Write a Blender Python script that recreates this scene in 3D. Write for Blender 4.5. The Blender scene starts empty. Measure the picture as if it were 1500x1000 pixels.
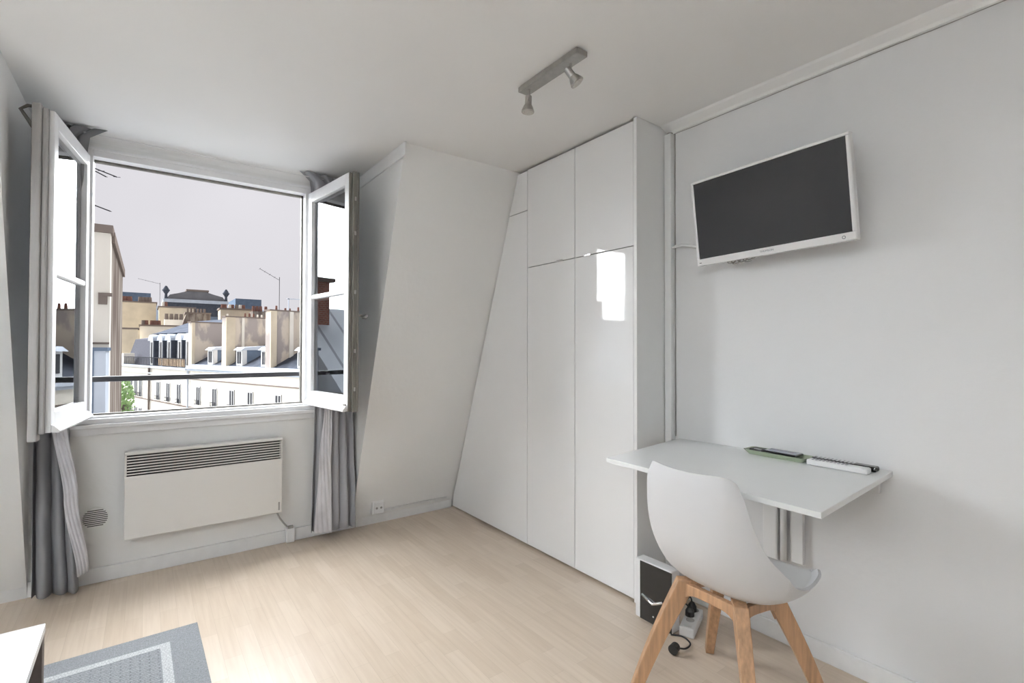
import bpy, bmesh, math, random
from mathutils import Vector, Matrix
random.seed(7)
S = bpy.context.scene
COL = S.collection
PI = math.pi

# ------------------------------------------------------------------ camera
FPX, YAW, PITCH, ROLL, EYE = 726.08, 0.6363, 0.0137, 0.0019, 1.2485
F = Vector((math.sin(YAW)*math.cos(PITCH), math.cos(YAW)*math.cos(PITCH), math.sin(PITCH)))
R0 = Vector((math.cos(YAW), -math.sin(YAW), 0)); U0 = R0.cross(F)
RR = R0*math.cos(ROLL) + U0*math.sin(ROLL); UU = -R0*math.sin(ROLL) + U0*math.cos(ROLL)
cam_d = bpy.data.cameras.new('camera'); cam = bpy.data.objects.new('camera', cam_d); COL.objects.link(cam)
cam_d.sensor_width = 36; cam_d.lens = FPX/1500*36; cam_d.clip_start = .05; cam_d.clip_end = 600
M = Matrix((RR, UU, -F)).transposed().to_4x4(); M.translation = Vector((0, 0, EYE)); cam.matrix_world = M
S.camera = cam
def at(u, v, ax, val):
    """world point seen at photo position (u, v) on the plane x|y|z = val (used to read off real positions)"""
    d = F + RR*((u-750)/FPX) - UU*((v-500)/FPX); o = Vector((0, 0, EYE)); i = 'xyz'.index(ax)
    return o + d*((val-o[i])/d[i])

# ------------------------------------------------------------------ materials
def mat(name, col, rough=.5, metal=0, spec=.5, noise=0, nscale=8, bump=0, bscale=60, coat=0, emit=0, stretch=None, edge=(.3, .7), cols=None):
    m = bpy.data.materials.new(name); m.use_nodes = True; n = m.node_tree.nodes; l = m.node_tree.links
    b = n['Principled BSDF']; b.inputs['Base Color'].default_value = (*col, 1); b.inputs['Roughness'].default_value = rough
    b.inputs['Metallic'].default_value = metal; b.inputs['Specular IOR Level'].default_value = spec
    b.inputs['Coat Weight'].default_value = coat; b.inputs['Coat Roughness'].default_value = .03
    tc = n.new('ShaderNodeTexCoord'); mp = n.new('ShaderNodeMapping'); l.new(tc.outputs['Object'], mp.inputs['Vector'])
    if stretch: mp.inputs['Scale'].default_value = stretch
    nz = n.new('ShaderNodeTexNoise'); nz.inputs['Scale'].default_value = nscale; nz.inputs['Detail'].default_value = 5
    l.new(mp.outputs[0], nz.inputs['Vector'])
    r = n.new('ShaderNodeValToRGB'); k = noise
    r.color_ramp.elements[0].position = edge[0]; r.color_ramp.elements[1].position = edge[1]
    r.color_ramp.elements[0].color = tuple(max(0, c*(1-k)) for c in col)+(1,)
    r.color_ramp.elements[1].color = tuple(min(1, c*(1+k)) for c in col)+(1,)
    if cols:
        for q_, c_ in enumerate(cols): r.color_ramp.elements[q_].color = (*c_, 1)
    l.new(nz.outputs['Fac'], r.inputs['Fac']); l.new(r.outputs[0], b.inputs['Base Color'])
    if bump:
        n2 = n.new('ShaderNodeTexNoise'); n2.inputs['Scale'].default_value = bscale; n2.inputs['Detail'].default_value = 3
        l.new(mp.outputs[0], n2.inputs['Vector'])
        bp = n.new('ShaderNodeBump'); bp.inputs['Strength'].default_value = bump; bp.inputs['Distance'].default_value = .01
        l.new(n2.outputs['Fac'], bp.inputs['Height']); l.new(bp.outputs[0], b.inputs['Normal'])
    m['_ramp'] = r.name
    return m
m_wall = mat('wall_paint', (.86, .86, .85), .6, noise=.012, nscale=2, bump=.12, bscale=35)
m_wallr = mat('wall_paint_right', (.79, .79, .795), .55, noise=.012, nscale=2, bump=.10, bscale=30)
m_ceil = mat('ceiling_paint', (.90, .90, .895), .65, noise=.01, nscale=2, bump=.05, bscale=20)
m_trim = mat('trim_paint', (.80, .80, .80), .4, noise=.03, nscale=20)
m_frame = mat('window_paint', (.86, .86, .87), .35, noise=.02, nscale=20)
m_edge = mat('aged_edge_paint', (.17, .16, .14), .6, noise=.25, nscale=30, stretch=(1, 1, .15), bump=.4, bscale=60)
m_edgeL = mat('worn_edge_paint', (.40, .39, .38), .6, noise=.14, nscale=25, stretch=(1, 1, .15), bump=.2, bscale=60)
m_dark = mat('dark_gap', (.05, .05, .05), .7)
m_steel = mat('dull_steel', (.45, .44, .42), .35, metal=1, noise=.05)
m_chrome = mat('chrome', (.75, .75, .75), .15, metal=1)
m_nickel = mat('brushed_nickel', (.42, .41, .39), .38, metal=1, noise=.08, nscale=40)
m_gloss = mat('white_lacquer', (.87, .87, .875), .035, noise=.004, spec=.6)
m_side = mat('white_melamine', (.82, .825, .82), .35, noise=.01)
m_edgew = mat('white_edge_band', (.87, .87, .87), .3)
m_desk = mat('white_desk_laminate', (.84, .85, .845), .32, noise=.01)
m_shell = mat('white_plastic', (.70, .70, .715), .32, noise=.005)
m_cush = mat('white_leatherette', (.78, .78, .78), .5, noise=.01, bump=.1)
m_tvw = mat('tv_white_plastic', (.82, .81, .81), .25)
m_screen = mat('screen', (.024, .024, .026), .22, spec=.5)
m_blackg = mat('black_gloss', (.015, .015, .015), .06, spec=.6)
m_black = mat('black_rubber', (.02, .02, .02), .5)
m_white = mat('white_plastic_plain', (.82, .82, .82), .35)
m_conv = mat('convector_enamel', (.80, .78, .75), .35, noise=.005)
m_green = mat('green_glass', (.36, .42, .30), .12, spec=.7)
m_curt = mat('grey_satin', (.34, .34, .36), .42, noise=.06, nscale=6, bump=.25, bscale=14, stretch=(1, 1, .5))
m_curt.node_tree.nodes['Principled BSDF'].inputs['Sheen Weight'].default_value = .4
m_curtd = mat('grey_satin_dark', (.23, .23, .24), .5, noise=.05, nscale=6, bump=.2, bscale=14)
m_text = mat('print_grey', (.3, .3, .32), .5)
m_rail = mat('rail_iron', (.04, .04, .045), .5)
m_seal_shade = mat('sealant_shade_grey', (.35, .34, .32), .8)  # sealant and small grey fittings, also the drawn shade beside the trunking
m_umber = mat('table_leg_wood', (.11, .085, .075), .5, noise=.2, nscale=20)
m_tablew = mat('table_white_lacquer', (.80, .81, .82), .25)
# exterior
m_cream = mat('cream_render', (.70, .66, .59), .9, spec=0, noise=.06, nscale=.6)
m_facade = mat('limestone_facade', (.74, .70, .62), .9, spec=0, noise=.04, nscale=.8)
m_party = mat('patched_party_wall', (.50, .45, .385), .9, nscale=.55, stretch=(1, 1, .5), spec=0, edge=(.47, .53), cols=((.36, .32, .30), (.56, .49, .41)))
m_party2 = mat('aged_chimney_wall', (.26, .225, .195), .9, spec=0, nscale=1.6, stretch=(1, 1, .25), edge=(.42, .6), cols=((.15, .12, .105), (.31, .275, .24)))
m_ochre = mat('ochre_render', (.60, .52, .40), .9, noise=.14, nscale=.4, spec=0)
m_slate = mat('slate_roof', (.075, .082, .10), .8, noise=.2, nscale=1.5, spec=0)
m_bluez = mat('blue_zinc', (.13, .165, .22), .8, noise=.12, nscale=1, spec=0)
m_zincl = mat('pale_zinc', (.46, .50, .56), .8, noise=.10, nscale=1, spec=0)
m_pot = mat('terracotta_pot', (.20, .11, .09), .9, noise=.2, spec=0)
m_extwin = mat('exterior_glass', (.07, .07, .075), .9, spec=0)
m_shut = mat('exterior_white_joinery', (.62, .62, .61), .8, spec=0)
m_balc = mat('wrought_iron', (.05, .05, .055), .8, spec=0)
m_reed = mat('reed_screen', (.42, .30, .19), .9, noise=.3, nscale=6)
m_coping = mat('coping', (.20, .165, .145), .9, spec=0)
m_leaf = mat('leaf_green', (.24, .36, .15), .7, noise=.3, nscale=3)
m_tar = mat('street_asphalt', (.2, .2, .2), .9, spec=0)
m_ext = mat('outer_wall_render', (.6, .58, .54), .9)

def brick_mat(name, c1, c2, mortar, scale, rough=.85):
    m = bpy.data.materials.new(name); m.use_nodes = True; n = m.node_tree.nodes; l = m.node_tree.links
    tc = n.new('ShaderNodeTexCoord'); mp = n.new('ShaderNodeMapping'); mp.inputs['Rotation'].default_value = (PI/2, 0, 0)
    l.new(tc.outputs['Object'], mp.inputs['Vector'])
    b = n.new('ShaderNodeTexBrick'); b.inputs['Color1'].default_value = (*c1, 1); b.inputs['Color2'].default_value = (*c2, 1)
    b.inputs['Mortar'].default_value = (*mortar, 1); b.inputs['Scale'].default_value = scale
    l.new(mp.outputs[0], b.inputs['Vector']); l.new(b.outputs['Color'], n['Principled BSDF'].inputs['Base Color'])
    n['Principled BSDF'].inputs['Roughness'].default_value = rough
    return m
m_brick = brick_mat('red_brick', (.38, .15, .10), (.26, .11, .08), (.45, .40, .36), 5)

def seam_mat(name, c, step, axis):
    m = mat(name, c, .8, noise=.07, nscale=1.2, spec=0); n = m.node_tree.nodes; l = m.node_tree.links
    tc = n.new('ShaderNodeTexCoord'); sx = n.new('ShaderNodeSeparateXYZ'); l.new(tc.outputs['Object'], sx.inputs[0])
    dv = n.new('ShaderNodeMath'); dv.operation = 'DIVIDE'; dv.inputs[1].default_value = step; l.new(sx.outputs[axis], dv.inputs[0])
    fr = n.new('ShaderNodeMath'); fr.operation = 'FRACT'; l.new(dv.outputs[0], fr.inputs[0])
    lt = n.new('ShaderNodeMath'); lt.operation = 'LESS_THAN'; lt.inputs[1].default_value = .12; l.new(fr.outputs[0], lt.inputs[0])
    mx = n.new('ShaderNodeMix'); mx.data_type = 'RGBA'; l.new(lt.outputs[0], mx.inputs[0])
    l.new(n[m['_ramp']].outputs[0], mx.inputs[6]); mx.inputs[7].default_value = (*[q*.55 for q in c], 1)
    l.new(mx.outputs[2], n['Principled BSDF'].inputs['Base Color'])
    return m
m_zincs = seam_mat('standing_seam_zinc', (.74, .80, .86), .6, 0)

def glass():
    m = bpy.data.materials.new('window_glass'); m.use_nodes = True; n = m.node_tree.nodes; l = m.node_tree.links
    n.remove(n['Principled BSDF']); o = n['Material Output']
    t = n.new('ShaderNodeBsdfTransparent'); t.inputs[0].default_value = (.88, .90, .91, 1)
    g = n.new('ShaderNodeBsdfGlossy'); g.inputs['Roughness'].default_value = .0; g.inputs['Color'].default_value = (.97, .98, 1, 1)
    fr = n.new('ShaderNodeFresnel'); fr.inputs['IOR'].default_value = 2.3
    mx = n.new('ShaderNodeMixShader'); l.new(fr.outputs[0], mx.inputs[0]); l.new(t.outputs[0], mx.inputs[1]); l.new(g.outputs[0], mx.inputs[2])
    l.new(mx.outputs[0], o.inputs['Surface']); return m
m_glass = glass()

def floor_mat():
    m = bpy.data.materials.new('maple_laminate'); m.use_nodes = True; n = m.node_tree.nodes; l = m.node_tree.links
    b = n['Principled BSDF']; tc = n.new('ShaderNodeTexCoord'); mp = n.new('ShaderNodeMapping')
    mp.inputs['Rotation'].default_value = (0, 0, PI/2); l.new(tc.outputs['Object'], mp.inputs['Vector'])
    bk = n.new('ShaderNodeTexBrick'); bk.offset = .37; bk.offset_frequency = 2
    bk.inputs['Color1'].default_value = (.66, .555, .45, 1); bk.inputs['Color2'].default_value = (.60, .495, .39, 1)
    bk.inputs['Mortar'].default_value = (.52, .425, .33, 1); bk.inputs['Scale'].default_value = 1
    bk.inputs['Mortar Size'].default_value = .0006; bk.inputs['Brick Width'].default_value = .36; bk.inputs['Row Height'].default_value = .066
    bk.inputs['Bias'].default_value = -.1
    l.new(mp.outputs[0], bk.inputs['Vector'])
    mp2 = n.new('ShaderNodeMapping'); mp2.inputs['Scale'].default_value = (40, 2.2, 1); l.new(tc.outputs['Object'], mp2.inputs['Vector'])
    nz = n.new('ShaderNodeTexNoise'); nz.inputs['Scale'].default_value = 1.5; nz.inputs['Detail'].default_value = 6; l.new(mp2.outputs[0], nz.inputs['Vector'])
    mx = n.new('ShaderNodeMix'); mx.data_type = 'RGBA'; mx.blend_type = 'MULTIPLY'; mx.inputs[0].default_value = .55
    rp = n.new('ShaderNodeValToRGB'); rp.color_ramp.elements[0].position = .3; rp.color_ramp.elements[1].position = .65
    rp.color_ramp.elements[0].color = (.84, .80, .77, 1); rp.color_ramp.elements[1].color = (1, 1, 1, 1)
    l.new(nz.outputs['Fac'], rp.inputs['Fac']); l.new(bk.outputs['Color'], mx.inputs[6]); l.new(rp.outputs[0], mx.inputs[7])
    l.new(mx.outputs[2], b.inputs['Base Color']); b.inputs['Roughness'].default_value = .33; b.inputs['Specular IOR Level'].default_value = .45
    return m
m_floor = floor_mat()

def wood_mat():
    m = mat('oak_leg_wood', (.40, .235, .13), .45, noise=.26, nscale=9, stretch=(9, 9, .7)); return m
m_wood = wood_mat()

def weave(name, c1, c2, sx, sy, w=.5):
    m = bpy.data.materials.new(name); m.use_nodes = True; n = m.node_tree.nodes; l = m.node_tree.links
    b = n['Principled BSDF']; b.inputs['Roughness'].default_value = .95; b.inputs['Specular IOR Level'].default_value = .1
    tc = n.new('ShaderNodeTexCoord'); bk = n.new('ShaderNodeTexBrick'); bk.inputs['Scale'].default_value = 1
    bk.inputs['Brick Width'].default_value = sx; bk.inputs['Row Height'].default_value = sy; bk.inputs['Mortar Size'].default_value = sy*.16*w
    bk.inputs['Color1'].default_value = (*c1, 1); bk.inputs['Color2'].default_value = (*[q*.9 for q in c1], 1); bk.inputs['Mortar'].default_value = (*c2, 1)
    l.new(tc.outputs['Object'], bk.inputs['Vector'])
    nz = n.new('ShaderNodeTexNoise'); nz.inputs['Scale'].default_value = 180; l.new(tc.outputs['Object'], nz.inputs['Vector'])
    mx = n.new('ShaderNodeMix'); mx.data_type = 'RGBA'; mx.blend_type = 'OVERLAY'; mx.inputs[0].default_value = .55
    l.new(bk.outputs['Color'], mx.inputs[6]); l.new(nz.outputs['Fac'], mx.inputs[7]); l.new(mx.outputs[2], b.inputs['Base Color'])
    bp = n.new('ShaderNodeBump'); bp.inputs['Strength'].default_value = .5; bp.inputs['Distance'].default_value = .003
    l.new(nz.outputs['Fac'], bp.inputs['Height']); l.new(bp.outputs[0], b.inputs['Normal']); return m
m_rug = weave('rug_grey', (.285, .295, .31), (.23, .24, .255), .012, .006)
m_rugc = weave('rug_centre', (.33, .34, .355), (.21, .22, .235), .060, .0125, 1.3)
m_rugb = weave('rug_band', (.55, .56, .57), (.42, .43, .45), .010, .014)

# ------------------------------------------------------------------ mesh helpers
def NB(): return bmesh.new()
def box(bm, a, b, mtx=None):
    x0, y0, z0 = (min(a[i], b[i]) for i in range(3)); x1, y1, z1 = (max(a[i], b[i]) for i in range(3))
    vs = [bm.verts.new(Vector(p) if not mtx else mtx @ Vector(p)) for p in
          ((x0,y0,z0),(x1,y0,z0),(x1,y1,z0),(x0,y1,z0),(x0,y0,z1),(x1,y0,z1),(x1,y1,z1),(x0,y1,z1))]
    for f in ((0,3,2,1),(4,5,6,7),(0,1,5,4),(1,2,6,5),(2,3,7,6),(3,0,4,7)): bm.faces.new([vs[i] for i in f])
    return bm
def prism(bm, poly, axis, t0, t1):
    """polygon poly (2D) extruded along axis; poly given in the two other axes, in xyz order"""
    def P(p, t):
        q = list(p); q.insert(axis, t); return Vector(q)
    A = [bm.verts.new(P(p, t0)) for p in poly]; B = [bm.verts.new(P(p, t1)) for p in poly]; n = len(poly)
    bm.faces.new(A[::-1]); bm.faces.new(B)
    for i in range(n): bm.faces.new((A[i], A[(i+1) % n], B[(i+1) % n], B[i]))
    return bm
def tube(bm, pts, r, seg=10, cap=True):
    pts = [Vector(p) for p in pts]; rs = r if isinstance(r, (list, tuple)) else [r]*len(pts); rings = []
    pn = None
    for i, p in enumerate(pts):
        d = (pts[min(i+1, len(pts)-1)] - pts[max(i-1, 0)]).normalized()
        if pn is None: pn = d.orthogonal().normalized()
        else:
            pn = (pn - d*pn.dot(d)); pn = pn.normalized() if pn.length > 1e-6 else d.orthogonal().normalized()
        bn = d.cross(pn)
        rings.append([bm.verts.new(p + (pn*math.cos(2*PI*k/seg) + bn*math.sin(2*PI*k/seg))*rs[i]) for k in range(seg)])
    for a, b in zip(rings, rings[1:]):
        for k in range(seg): bm.faces.new((a[k], a[(k+1) % seg], b[(k+1) % seg], b[k]))
    if cap: bm.faces.new(rings[0][::-1]); bm.faces.new(rings[-1])
    return bm
def curve_pts(ctrl, n=8):
    ctrl = [Vector(c) for c in ctrl]; out = []
    for i in range(len(ctrl)-1):
        p0 = ctrl[max(i-1, 0)]; p1 = ctrl[i]; p2 = ctrl[i+1]; p3 = ctrl[min(i+2, len(ctrl)-1)]
        for k in range(n):
            t = k/n; out.append(.5*((2*p1) + (p2-p0)*t + (2*p0-5*p1+4*p2-p3)*t*t + (3*p1-p0-3*p2+p3)*t**3))
    out.append(ctrl[-1]); return out
def obj(name, bm, m, parent=None, smooth=False, bevel=0, seg=2, sub=0):
    bmesh.ops.recalc_face_normals(bm, faces=bm.faces)
    me = bpy.data.meshes.new(name); bm.to_mesh(me); bm.free()
    o = bpy.data.objects.new(name, me); COL.objects.link(o); me.materials.append(m)
    if smooth:
        for p in me.polygons: p.use_smooth = True
    if parent: o.parent = parent
    if bevel:
        b = o.modifiers.new('bevel', 'BEVEL'); b.width = bevel; b.segments = seg; b.limit_method = 'ANGLE'; b.angle_limit = .6
    if sub:
        s = o.modifiers.new('sub', 'SUBSURF'); s.levels = sub; s.render_levels = sub
    return o
def tag(o, label=None, cat=None, group=None):
    if label: o['label'] = label
    if cat: o['category'] = cat
    if group: o['group'] = group
    return o
def thing(name, label, cat, loc=(0, 0, 0), rz=0, group=None):
    o = bpy.data.objects.new(name, None); COL.objects.link(o); o.location = loc; o.rotation_euler = (0, 0, rz)
    o.empty_display_size = .1
    return tag(o, label, cat, group)
LAB = {}
def struct(name, bm, m, parent=None, label=None, cat=None, **k):
    o = obj(name, bm, m, parent, **k)
    if not parent: o['kind'] = 'structure'
    if label: tag(o, label, cat)
    return o

# ------------------------------------------------------------------ room dimensions
H = 2.4; YW = 3.45; YT = 2.58; XR = 2.20; XC = 1.949; XKR = 1.16; XKL = -.465
XL, YB = -2.7, -1.8
WX0, WX1, WZ0, WZ1 = -.234, .840, .883, 2.268
struct('floor', box(NB(), (XL-.1, YB-.1, -.1), (XR+.1, YW+.15, 0)), m_floor, label='pale maple laminate floor of narrow strips', cat='floor')
struct('ceiling', box(NB(), (XL-.1, YB-.1, H), (XR+.1, YW+.15, H+.1)), m_ceil, label='plain white painted ceiling', cat='ceiling')
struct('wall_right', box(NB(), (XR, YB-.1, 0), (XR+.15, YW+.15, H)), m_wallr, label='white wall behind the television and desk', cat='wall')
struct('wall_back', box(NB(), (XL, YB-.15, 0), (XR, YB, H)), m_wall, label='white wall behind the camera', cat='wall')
struct('wall_left', box(NB(), (XL-.15, YB-.1, 0), (XL, YW+.15, H)), m_wall, label='white wall beyond the left edge of the view', cat='wall')
b = NB()   # dormer front wall around the window hole
hx0, hx1, hz0, hz1 = WX0-.05, WX1+.05, WZ0-.05, WZ1+.04
box(b, (XKL, YW, 0), (hx0, YW+.15, H)); box(b, (hx1, YW, 0), (XKR, YW+.15, H))
box(b, (hx0, YW, 0), (hx1, YW+.15, hz0)); box(b, (hx0, YW, hz1), (hx1, YW+.15, H))
struct('wall_window', b, m_wall, label='white wall around and below the window', cat='wall')
def slope(x0, x1): return prism(NB(), [(YW, 0), (YT, H), (YW+.15, H), (YW+.15, 0)], 0, x0, x1)
struct('wall_slope_right', slope(XKR, XR), m_wall, label='white sloping attic wall between the window recess and wardrobe', cat='wall')
struct('wall_slope_left', slope(XL, XKL), m_wall, label='white sloping attic wall at the left edge', cat='wall')
# moulding band along the top of the right cheek
b = NB(); box(b, (XKR-.012, YT-.02, H-.075), (XKR+.0, YW, H)); struct('trim_1', b, m_trim, bevel=.003, label='flat white band along the top of the recess side', cat='trim')
# cove along the top of the window recess
b = NB(); n_ = 8
pr = [(YW, H), (YW, H-.055)] + [(YW-.055*(1-math.cos(t)) , H-.055*(1-math.sin(t))) for t in [PI/2*k/n_ for k in range(1, n_)]] + [(YW-.055, H)]
prism(b, pr, 0, XKL, XKR-.012); struct('trim_2', b, m_ceil, smooth=False, label='rounded plaster cove above the window', cat='trim')
# crown on the right wall
b = NB(); prism(b, [(XR, H), (XR-.065, H), (XR-.055, H-.008), (XR-.02, H-.024), (XR-.012, H-.034), (XR, H-.036)], 1, YB, 1.598)
o = struct('trim_3', b, m_ceil, label='slim white cornice where the ceiling meets the television wall', cat='trim')
b = NB(); tube(b, [(XR-.002, YB+.02 + (1.59-YB)*k/40, H-.0385 - .0012*math.sin(k*1.7)) for k in range(41)], .0016, 5)
obj('cornice_crack', b, m_seal_shade, o)
# skirtings
def skirt(name, a, c, y0=0, lab=''):
    pass
b = NB(); box(b, (XKL, YW-.015, 0), (XKR-.0, YW, .078)); struct('baseboard_window', b, m_trim, bevel=.003, label='white skirting below the window', cat='baseboard')
b = NB(); prism(b, [(YW-.015, 0), (YW-.022, .062), (YW-.014, .07), (YW, 0)], 0, XKR, XC-.004)
struct('baseboard_slope_right', b, m_trim, label='white skirting below the sloping wall by the wardrobe', cat='baseboard')
b = NB(); prism(b, [(YW-.015, 0), (YW-.022, .062), (YW-.014, .07), (YW, 0)], 0, XL, XKL)
struct('baseboard_slope_left', b, m_trim, label='white skirting below the sloping wall on the left', cat='baseboard')
b = NB(); box(b, (XR-.015, YB, 0), (XR, 1.598, .075)); struct('baseboard_right', b, m_trim, bevel=.004, label='white skirting along the television wall', cat='baseboard')
# cable duct over skirting right of the curtain
b = NB(); prism(b, [(YW-.030-.012, .082), (YW-.0345-.012, .098), (YW-.036, .098), (YW-.030, .082)], 0, 1.375, XC-.06)
tag(obj('cable_duct', b, m_trim), 'thin white cable duct running right from the wall socket', 'cable duct')

# ------------------------------------------------------------------ window
win = bpy.data.objects.new('window_1', None); COL.objects.link(win); win['kind'] = 'structure'
tag(win, 'wide open two-leaf window over the rooftops', 'window')
b = NB(); y0, y1 = YW-.012, YW+.09
box(b, (hx0, y0, hz0), (WX0, y1, hz1)); box(b, (WX1, y0, hz0), (hx1, y1, hz1)); box(b, (WX0, y0, WZ1), (WX1, y1, hz1)); box(b, (WX0, y0, hz0), (WX1, y1, WZ0))
obj('window_frame', b, m_frame, win, bevel=.003)
b = NB(); box(b, (WX0, YW+.05, WZ1-.012), (WX1, YW+.075, WZ1)); box(b, (WX1-.01, YW+.05, WZ0), (WX1, YW+.075, WZ1)); box(b, (WX0, YW+.03, WZ0), (WX1, YW+.045, WZ0+.010))
obj('rebate_seal', b, m_edge, win)
b = NB(); box(b, (hx0-.03, YW-.045, WZ0-.062), (hx1+.03, YW, WZ0-.040)); box(b, (hx0-.02, YW-.03, WZ0-.040), (hx1+.02, YW, WZ0-.012)); box(b, (hx0-.03, YW-.02, WZ0-.10), (hx1+.03, YW, WZ0-.062))
obj('window_sill', b, m_frame, win, bevel=.004)
b = NB(); box(b, (hx0-.05, YW-.018, WZ1+.035), (hx1+.05, YW, WZ1+.052)); obj('head_moulding', b, m_frame, win, bevel=.003)
def sash(hx, hy, ex, ey, side, name_label):
    """casement leaf from hinge (hx,hy) to free outer corner (ex,ey); side = direction of its thickness"""
    w = math.hypot(ex-hx, ey-hy); ang = math.atan2(ey-hy, ex-hx)
    T = Matrix.Translation((hx, hy, 0)) @ Matrix.Rotation(ang, 4, 'Z')
    z0, z1, t = .885, 2.262, .058*side; st = .052
    def B(a, c, bm=None): return box(bm or NB(), a, c, T)
    b = NB()
    B((0, 0, z0), (st, t*.8, z1), b); B((w-st, 0, z0), (w, t*.8, z1), b)
    B((st, 0, z0), (w-st, t*.8, z0+.085), b); B((st, 0, z1-.065), (w-st, t*.8, z1), b)
    leaf = obj('casement', b, m_frame, win, bevel=.003)
    leaf['label'] = name_label
    b = NB(); B((st, t*.05, 1.565), (w-st, t*.7, 1.592), b); o = obj('glazing_bar', b, m_frame, leaf, bevel=.006)
    b = NB()
    for za, zb in ((z0+.085, 1.565), (1.592, z1-.065)): B((st, t*.38, za), (w-st, t*.45, zb), b)
    obj('window_pane', b, m_glass, leaf)
    b = NB()  # putty bevels round the panes
    for za, zb in ((z0+.085, 1.565), (1.592, z1-.065)):
        B((st, t*.45, za), (st+.012, t*.75, zb), b); B((w-st-.012, t*.45, za), (w-st, t*.75, zb), b)
        B((st, t*.45, zb-.012), (w-st, t*.75, zb), b)
    obj('glazing_bead', b, m_frame, leaf)
    b = NB()
    pr = [(0, z0+.0), (-.028, z0-.002), (-.030, z0+.008), (-.010, z0+.030), (0, z0+.034)]
    vsA = []
    A = [b.verts.new(T @ Vector((.012, p[0]*side, p[1]))) for p in pr]; C = [b.verts.new(T @ Vector((w-.004, p[0]*side, p[1]))) for p in pr]
    b.faces.new(A); b.faces.new(C[::-1])
    for i in range(5): b.faces.new((A[i], A[(i+1) % 5], C[(i+1) % 5], C[i]))
    obj('drip_rail', b, m_frame, leaf, bevel=.003)
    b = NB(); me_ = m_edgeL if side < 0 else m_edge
    if side > 0:
        B((w-.004, 0+t*.0, z0-.002), (w+.004, t*.35, z1), b); B((w-.004, t*.35, z0-.006), (w+.016, t*.8, z1+.008), b); B((w-.03, t*.8, z0-.006), (w+.016, t*1.02, z1+.008), b)
    else:
        B((w-.004, t*.30, z0-.002), (w+.022, t*.62, z1), b); B((w-.012, t*.62, z0-.03), (w+.035, t*1.15, z1+.012), b)
    e = obj('meeting_edge', b, me_, leaf, bevel=.005, seg=3); e['label'] = 'worn grey meeting edge of the leaf'
    b = NB()
    B((w+.004, t*.30, z0), (w+.0065, t*.34, z1), b)
    for zz in ((1.0, 1.22, 1.56, 1.90, 2.1) if side > 0 else (.93, 1.30, 1.8, 2.1)):
        B((w+.010, t*.50, zz), (w+.019, t*.66, zz+.022), b)
    obj('latch_keep', b, m_steel if side > 0 else m_edge, leaf)
    b = NB(); zc = 1.44
    if side > 0:   # handle on the room face
        B((w-.035, t*1.0, zc-.05), (w-.012, t*1.12, zc+.05), b); tube(b, [T @ Vector((w-.023, t*1.1, zc)), T @ Vector((w-.023, t*1.7, zc))], .007)
        tube(b, [T @ Vector((w-.023, t*1.7, zc-.012)), T @ Vector((w-.010, t*2.0, zc-.006)), T @ Vector((w-.005, t*2.1, zc+.004))], [.008, .012, .008])
        obj('handle', b, m_steel, leaf, smooth=True)
        b = NB(); B((w-.040, -.002*side, z0+.010), (w-.014, -.010*side, z0+.040), b); obj('corner_stay', b, m_edge, leaf)
    else:
        tube(b, [T @ Vector((w-.02, t*1.1, z1-.10)), T @ Vector((w-.005, t*1.5, z1-.055)), T @ Vector((w+.0, t*1.9, z1-.015)), T @ Vector((w+.0, t*1.5, z1+.004)), T @ Vector((w, t*1.1, z1+.004))], .007)
        obj('latch_hook', b, m_edge, leaf, smooth=True)
    return leaf
sash(-.245, 3.425, -.322, 2.865, -1, 'left window leaf swung open')
sash(.853, 3.412, .932, 2.845, 1, 'right window leaf swung open')

# ------------------------------------------------------------------ convector, vent, socket
t = thing('electric_convector', 'wide cream electric convector heater on the wall under the window', 'heater', (.306, YW-.08, .217))
cx = .306
def L(bm, a, c, o=(cx, YW-.08, .217)): return box(bm, (a[0]-o[0], a[1]-o[1], a[2]-o[2]), (c[0]-o[0], c[1]-o[1], c[2]-o[2]))
x0, x1 = -.086, .698
b = NB(); L(b, (x0, YW-.08, .217), (x1, YW-.02, .556)); L(b, (x0, YW-.08, .668), (x1, YW-.02, .686))
L(b, (x0, YW-.08, .556), (x0+.010, YW-.02, .668)); L(b, (x1-.010, YW-.08, .556), (x1, YW-.02, .668))
obj('casing', b, m_conv, t, bevel=.005)
b = NB(); L(b, (x0+.01, YW-.045, .556), (x1-.01, YW-.035, .668)); L(b, (x0+.01, YW-.0795, .5555), (x1-.01, YW-.045, .5565)); obj('heating_cavity', b, m_dark, t)
for k in range(7):
    b = NB(); z = .563 + k*.0152
    prism(b, [(.0, z-.217), (.012, z-.217+.001), (.012, z-.217+.003), (.0, z-.217+.0062)], 0, x0+.01-cx, x1-.01-cx)
    obj('grille_slat', b, m_conv, t)
b = NB(); L(b, (x1-.022, YW-.0815, .235), (x1-.014, YW-.080, .285)); obj('indicator_plate', b, m_seal_shade, t)
b = NB(); L(b, (x0+.05, YW-.02, .25), (x1-.05, YW, .60)); obj('wall_bracket', b, m_steel, t)

t = thing('air_vent', 'small round slatted vent low on the wall left of the convector', 'vent', (-.207, YW, .342))
b = NB(); r = .052
tube(b, [(0, -.006, 0), (0, 0, 0)], r+.004, 40); obj('vent_rim', b, m_wall, t)
for k in range(9):
    z = -.040 + k*.010; hw = math.sqrt(r*r-z*z)
    b = NB(); box(b, (-hw, -.0068, z-.0022), (hw, -.0060, z+.0022)); obj('vent_slot', b, m_dark, t)

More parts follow.
